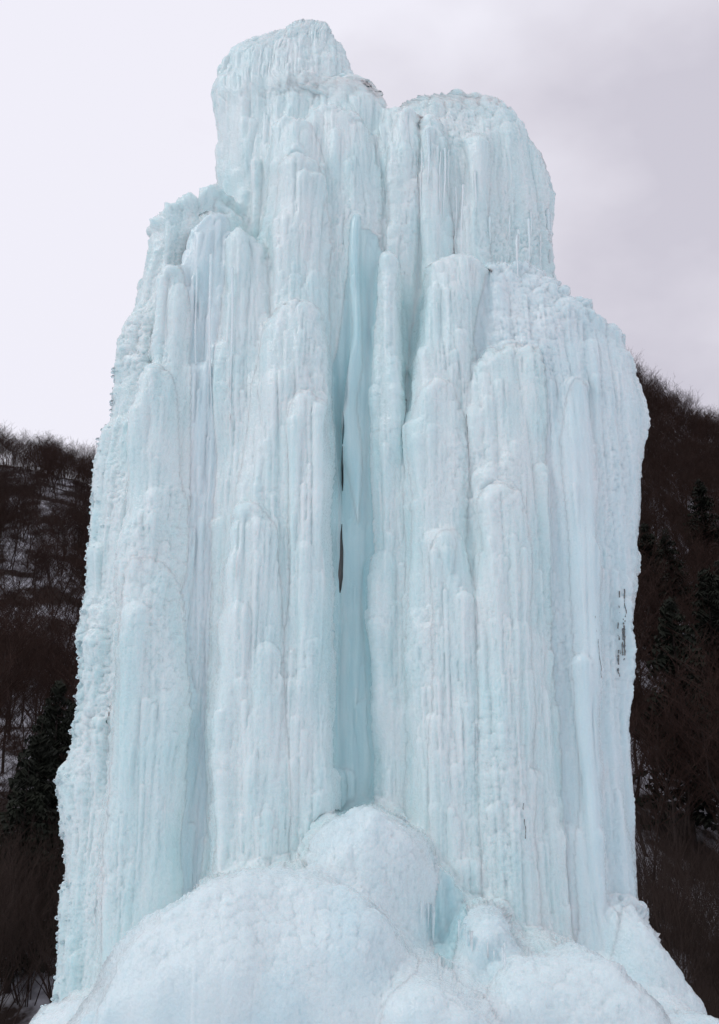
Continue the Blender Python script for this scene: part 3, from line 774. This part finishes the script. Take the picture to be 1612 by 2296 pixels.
strand(1173, 1800, 1178, 1880, 0.0035)  # dark strip put in for the shaded depth of a crack

# glassy beads of frozen spray along the outer edges
def beads():
    t = (1 + 5 ** 0.5) / 2
    v = np.array([(-1, t, 0), (1, t, 0), (-1, -t, 0), (1, -t, 0), (0, -1, t), (0, 1, t), (0, -1, -t), (0, 1, -t), (t, 0, -1), (t, 0, 1), (-t, 0, -1), (-t, 0, 1)])
    v /= np.linalg.norm(v[0])
    f = [(0,11,5),(0,5,1),(0,1,7),(0,7,10),(0,10,11),(1,5,9),(5,11,4),(11,10,2),(10,7,6),(7,1,8),(3,9,4),(3,4,2),(3,2,6),(3,6,8),(3,8,9),(4,9,5),(2,4,11),(6,2,10),(8,6,7),(9,8,1)]
    # one subdivision
    v = list(map(tuple, v)); cache = {}; g = []
    def mid(a, b):
        k = (min(a, b), max(a, b))
        if k not in cache:
            m = (np.array(v[a]) + np.array(v[b])) / 2; m /= np.linalg.norm(m); v.append(tuple(m)); cache[k] = len(v) - 1
        return cache[k]
    for a, b, c in f:
        x, y, z = mid(a, b), mid(b, c), mid(c, a); g += [(a, x, z), (b, y, x), (c, z, y), (x, y, z)]
    sv, sf = np.array(v), np.array(g)
    rg = np.random.default_rng(31); Vs, Fs, n0 = [], [], 0
    ns = VD.shape[0]
    for _ in range(330):
        i0 = int((0.42 + 0.5 * rg.random()) * ns)
        row = VD[i0, :NFRONT]; j0 = int(np.argmin(row[:, 0] / row[:, 1])) + int(rg.normal() * 4)
        p = VD[i0, min(max(j0, 0), NFRONT - 1)]; r = 0.007 + 0.015 * rg.random() ** 2
        Vs.append(sv * np.array([r * 1.4, r, r * (0.8 + 0.4 * rg.random())]) + p + np.array([-r * 0.1, 0, 0])); Fs.append(sf + n0); n0 += len(sv)
    o = link('glassy_beads', mesh_np('glassy_beads', np.concatenate(Vs) - np.array(BASE), None, np.concatenate(Fs)), M['glass'], tower)
    o['kind'] = 'stuff'; o['label'] = 'glassy beads of frozen spray along the left edge'
beads()

# ------------------------------------------------------------------ woods on the hills
def grow(seed, height, stems=1, spread=0.5, r0=0.13, levels=4, kids=(5, 5, 4), twig=0.011, first=0.35, lift=0.55):
    """bare tree as three-sided tapered branches; returns trunk and crown arrays"""
    rd = random.Random(seed)
    tr, cr = ([], []), ([], [])
    def seg(buf, a, b, ra, rb):
        V, F = buf
        d = (b - a).normalized(); s = d.orthogonal().normalized(); t = d.cross(s); n0 = len(V)
        for c, r in ((a, ra), (b, rb)):
            for k in range(3):
                an = k * 2.0944; V.append(c + s * (math.cos(an) * r) + t * (math.sin(an) * r))
        for k in range(3): F.append((n0 + k, n0 + (k + 1) % 3, n0 + 3 + (k + 1) % 3, n0 + 3 + k))
    def branch(p, d, L, r, lev):
        nseg = 4 if lev == 0 else (3 if lev < 2 else 2)
        pts = [p]; dd = d.copy()
        for i in range(nseg):
            dd = (dd + Vector((rd.gauss(0, .16), rd.gauss(0, .16), rd.gauss(0.06, .10)))).normalized()
            p = p + dd * (L / nseg); pts.append(p)
        re = max(twig * 0.6, r * 0.3)
        for i in range(nseg):
            seg(tr if lev == 0 else cr, pts[i], pts[i + 1], r + (re - r) * i / nseg, r + (re - r) * (i + 1) / nseg)
        if lev >= levels - 1: return
        nk = kids[lev] if lev < len(kids) else 3
        for k in range(nk):
            u = first + (1 - first) * (k + rd.random()) / nk if lev == 0 else 0.2 + 0.8 * (k + rd.random()) / nk
            i = min(nseg - 1, int(u * nseg)); q = pts[i].lerp(pts[i + 1], u * nseg - i)
            an = rd.random() * 6.283; side = Vector((math.cos(an), math.sin(an), 0))
            nd = (d * lift + side * (spread + 0.5 * rd.random()) + Vector((0, 0, 0.35))).normalized()
            branch(q, nd, L * (0.42 + 0.25 * rd.random()) * (1.0 if lev else 1.15 - 0.5 * u), max(twig, r * 0.45 * (1 - 0.5 * u)), lev + 1)
    for s_ in range(stems):
        an = rd.random() * 6.283; tilt = 0.0 if stems == 1 else 0.15 + 0.3 * rd.random()
        d0 = Vector((math.cos(an) * tilt, math.sin(an) * tilt, 1)).normalized()
        branch(Vector((math.cos(an), math.sin(an), 0)) * (0.0 if stems == 1 else 0.25) - Vector((0, 0, 0.3)), d0, height * (0.82 + 0.18 * rd.random()), r0, 0)
    return [mesh_np(nm, np.array([tuple(v) for v in V]), np.array(F), None, True) for nm, (V, F) in (('trunk', tr), ('crown', cr))]

def pole_mat(me, m): me.materials.append(M[m]); return me
TREES = []
for v in range(6):
    t_, c_ = grow(300 + v, 10.0, kids=(13, 6, 4), levels=4, spread=0.45 + 0.12 * (v % 3), first=0.3 + 0.08 * (v % 2), twig=0.016, r0=0.14)
    TREES.append((pole_mat(t_, 'bark'), pole_mat(c_, 'twig')))
SHRUBS = []
for v in range(3):
    t_, c_ = grow(500 + v, 5.0, stems=9, kids=(7, 4, 3), levels=4, spread=0.3, first=0.2, twig=0.007, r0=0.03, lift=0.9)
    SHRUBS.append((pole_mat(t_, 'paletwig'), pole_mat(c_, 'paletwig')))

def plant(name, meshes, x, y, h, base_h, rz, label, cat, group, parts=('trunk', 'crown')):
    e_ = bpy.data.objects.new(name, None); COL.objects.link(e_)
    z_ = float(terrain(np.array([x]), np.array([y]))[0])
    e_.location = (x, y, z_ - 0.1); e_.rotation_euler = (0, 0, rz); k = h / base_h; e_.scale = (k, k, k)
    e_.empty_display_size = 0.2
    tag(e_, label, cat, group)
    obs = [link(pn, me, None, e_) for pn, me in zip(parts, meshes)]
    return e_, obs

rf = np.random.default_rng(2024)
def scatter(n_try, a0, a1, r0, r1, gap):
    pts = []
    cell = {}
    for _ in range(n_try):
        a = R(a0 + (a1 - a0) * rf.random()); r = math.sqrt(r0 * r0 + (r1 * r1 - r0 * r0) * rf.random())
        x, y = r * math.sin(a), r * math.cos(a); c = (int(x // gap), int(y // gap))
        if any((x - u) ** 2 + (y - w) ** 2 < gap * gap for i in (-1, 0, 1) for j in (-1, 0, 1) for (u, w) in cell.get((c[0] + i, c[1] + j), ())): continue
        cell.setdefault(c, []).append((x, y)); pts.append((x, y))
    return pts
singles = 0
rest = []
def azd(p): return math.degrees(math.atan2(p[0], p[1]))
proto = {}
for side, (a0, a1), vis in (('left', (-21, -8), (-17.6, -10.8)), ('right', (8, 21), (11.4, 17.6))):
    slope = scatter(14000, a0, a1, 50, 246, 2.2)
    if side == 'left':      # clearings where the old snow shows
        A_ = np.array(slope); cl = perlin(np.column_stack([A_[:, 0] * 0.16, A_[:, 1] * 0.055, A_[:, 0] * 0 + 4.2]))
        slope = [p for p, c_ in zip(slope, cl) if c_ < 0.02 or rf.random() < 0.18]
    ridge = scatter(1200, a0, a1, 247, 259, 1.9)
    slope.sort(key=lambda p: p[0] ** 2 + p[1] ** 2)
    inview = [p for p in slope if vis[0] < azd(p) < vis[1]]
    one = inview[:100]; oneset = set(one)
    rid = [p for p in ridge if vis[0] < azd(p) < vis[1]][:50]; ridset = set(rid)
    rest += [p for p in slope if p not in oneset] + [p for p in ridge if p not in ridset]
    for p in one + rid:
        v = int(rf.integers(6)); onr = p in ridset
        h = (4.5 + 3.0 * rf.random()) if onr else (5.0 + 3.8 * rf.random())
        e_, obs = plant('bare_tree', TREES[v], p[0], p[1], h, 10.0, rf.random() * 6.28,
                        ('leafless tree on the skyline of the %s hill' if onr else 'leafless brown tree in the wood on the lower %s hillside') % side, 'tree',
                        ('bare trees along the %s skyline' if onr else 'bare trees on the lower %s hillside') % side)
        proto.setdefault(v, obs)
rest += scatter(14000, -8, 8, 50, 258, 2.5) + scatter(3500, -30, -21, 50, 258, 3.2) + scatter(3500, 21, 30, 50, 258, 3.2)

# the remaining wood, too far and dense to count
pm = bpy.data.meshes.new('forest')
RX = np.array(rest); RZ = terrain(RX[:, 0], RX[:, 1]) - 0.1
pm.vertices.add(len(RX)); pm.vertices.foreach_set('co', np.column_stack([RX, RZ]).astype(np.float32).ravel())
fo = link('forest', pm); tag(fo, 'dense leafless brown wood covering the upper hillsides', kind='stuff')
ng = bpy.data.node_groups.new('forest_trees', 'GeometryNodeTree')
ng.interface.new_socket('Geometry', in_out='INPUT', socket_type='NodeSocketGeometry')
ng.interface.new_socket('Geometry', in_out='OUTPUT', socket_type='NodeSocketGeometry')
N_, L_ = ng.nodes, ng.links
gi, go = N_.new('NodeGroupInput'), N_.new('NodeGroupOutput')
ji = N_.new('GeometryNodeJoinGeometry')
for v in sorted(proto):
    jn_ = N_.new('GeometryNodeJoinGeometry')
    for o_ in proto[v]:
        oi = N_.new('GeometryNodeObjectInfo'); oi.transform_space = 'ORIGINAL'; oi.inputs['Object'].default_value = o_
        L_.new(oi.outputs['Geometry'], jn_.inputs[0])
    g2 = N_.new('GeometryNodeGeometryToInstance'); L_.new(jn_.outputs[0], g2.inputs[0]); L_.new(g2.outputs[0], ji.inputs[0])
iop = N_.new('GeometryNodeInstanceOnPoints'); iop.inputs['Pick Instance'].default_value = True
L_.new(gi.outputs[0], iop.inputs['Points']); L_.new(ji.outputs[0], iop.inputs['Instance'])
def rnd(tp, lo, hi, seed):
    r_ = N_.new('FunctionNodeRandomValue'); r_.data_type = tp; r_.inputs['Seed'].default_value = seed
    ins = [s_ for s_ in r_.inputs if s_.enabled and s_.name in ('Min', 'Max')]
    ins[0].default_value, ins[1].default_value = lo, hi
    return [s_ for s_ in r_.outputs if s_.enabled][0]
L_.new(rnd('INT', 0, 5, 1), iop.inputs['Instance Index'])
L_.new(rnd('FLOAT_VECTOR', (0, 0, 0), (0, 0, 6.28), 2), iop.inputs['Rotation'])
L_.new(rnd('FLOAT', 0.45, 0.85, 3), iop.inputs['Scale'])
L_.new(iop.outputs[0], go.inputs[0])
md = fo.modifiers.new('trees', 'NODES'); md.node_group = ng

# evergreens
def conifer(seed):
    rg = np.random.default_rng(seed); V, F = [], []
    Hc = 10.0
    k = 7; ang = np.linspace(0, 2 * math.pi, k, endpoint=False)
    tv = np.concatenate([np.column_stack([np.cos(ang) * r, np.sin(ang) * r, np.full(k, z_)]) for z_, r in ((-0.3, .16), (5, .09), (9.8, .015))])
    i = np.arange(2)[:, None] * k; j = np.arange(k)
    tq = np.stack([i + j, i + (j + 1) % k, i + k + (j + 1) % k, i + k + j], -1).reshape(-1, 4)
    for b in range(230):
        u = rg.random() ** 0.8; z_ = 0.8 + 9.1 * u; L = (1 - u) ** 0.75 * 2.3 * (0.65 + 0.5 * rg.random()) + 0.18
        a = rg.random() * 6.283; c, s = math.cos(a), math.sin(a)
        m = 5
        for q in range(m):
            t0 = (q + 0.3) / m * L; wd = 0.32 * (1 - 0.55 * q / m) * (0.6 + 0.8 * rg.random())
            for sd in (-1, 1):
                dr = -0.25 * t0 + 0.06 * rg.normal(); n0 = len(V)
                ax, ay = c * t0, s * t0
                tx, ty = c * (t0 + 0.30 * L / m * 2) - s * sd * wd, s * (t0 + 0.30 * L / m * 2) + c * sd * wd
                V += [(ax, ay, z_ + dr), (c * (t0 + L / m * 1.1), s * (t0 + L / m * 1.1), z_ + dr - 0.04), (tx, ty, z_ + dr - 0.18 - 0.1 * rg.random())]
                F.append((n0, n0 + 1, n0 + 2))
    return (pole_mat(mesh_np('trunk', tv, tq), 'bark'), pole_mat(mesh_np('crown', np.array(V), None, np.array(F), False), 'needle'))
CON = [conifer(900 + i) for i in range(3)]
def conifer_at(px, py, r, v, label):
    d = ray(px, py); hz = math.hypot(d[0], d[1]); x, y = d[0] / hz * r, d[1] / hz * r
    z_ = float(terrain(np.array([x]), np.array([y]))[0]); top_ = CAMZ + d[2] / hz * r
    plant('conifer_tree', CON[v], x, y, max(4.0, top_ - z_), 10.0, px * 0.7, label, 'tree', 'dark evergreens among the bare trees')
for i_, (px, py, r, lb) in enumerate([
        (137, 1512, 50, 'tallest of the black evergreens close beside the left edge of the ice tower'),
        (98, 1590, 47, 'black evergreen just left of the tallest one beside the ice tower'),
        (68, 1690, 45, 'lowest black evergreen, outermost of those left of the ice tower'),
        (168, 1560, 52, 'black evergreen half hidden behind the left edge of the ice tower'),
        (1445, 1165, 95, 'dark evergreen on the right slope touching the edge of the ice tower'),
        (1490, 1180, 98, 'dark evergreen on the right slope a little off the ice tower'),
        (1578, 1262, 72, 'pointed dark evergreen on the right slope near the picture edge'),
        (1612, 1240, 74, 'dark evergreen on the right slope cut by the picture edge'),
        (1565, 1070, 120, 'small dark evergreen highest up the right slope'),
        (1500, 1330, 60, 'low dark evergreen at the foot of the right slope')]):
    conifer_at(px, py, r, i_ % 3, lb)

# brush at the foot of the hills
for side, a0, a1 in (('left', -19, -11), ('right', 11.5, 19)):
    for k, (x, y) in enumerate(scatter(400, a0, a1, 33, 49, 2.1)):
        plant('bare_shrub', SHRUBS[k % 3], x, y, 2.8 + 2.0 * rf.random(), 5.0, rf.random() * 6.28,
              'tall leafless brush at the foot of the %s hillside' % side, 'shrub', 'brush at the foot of the %s hillside' % side, ('stems', 'twigs'))
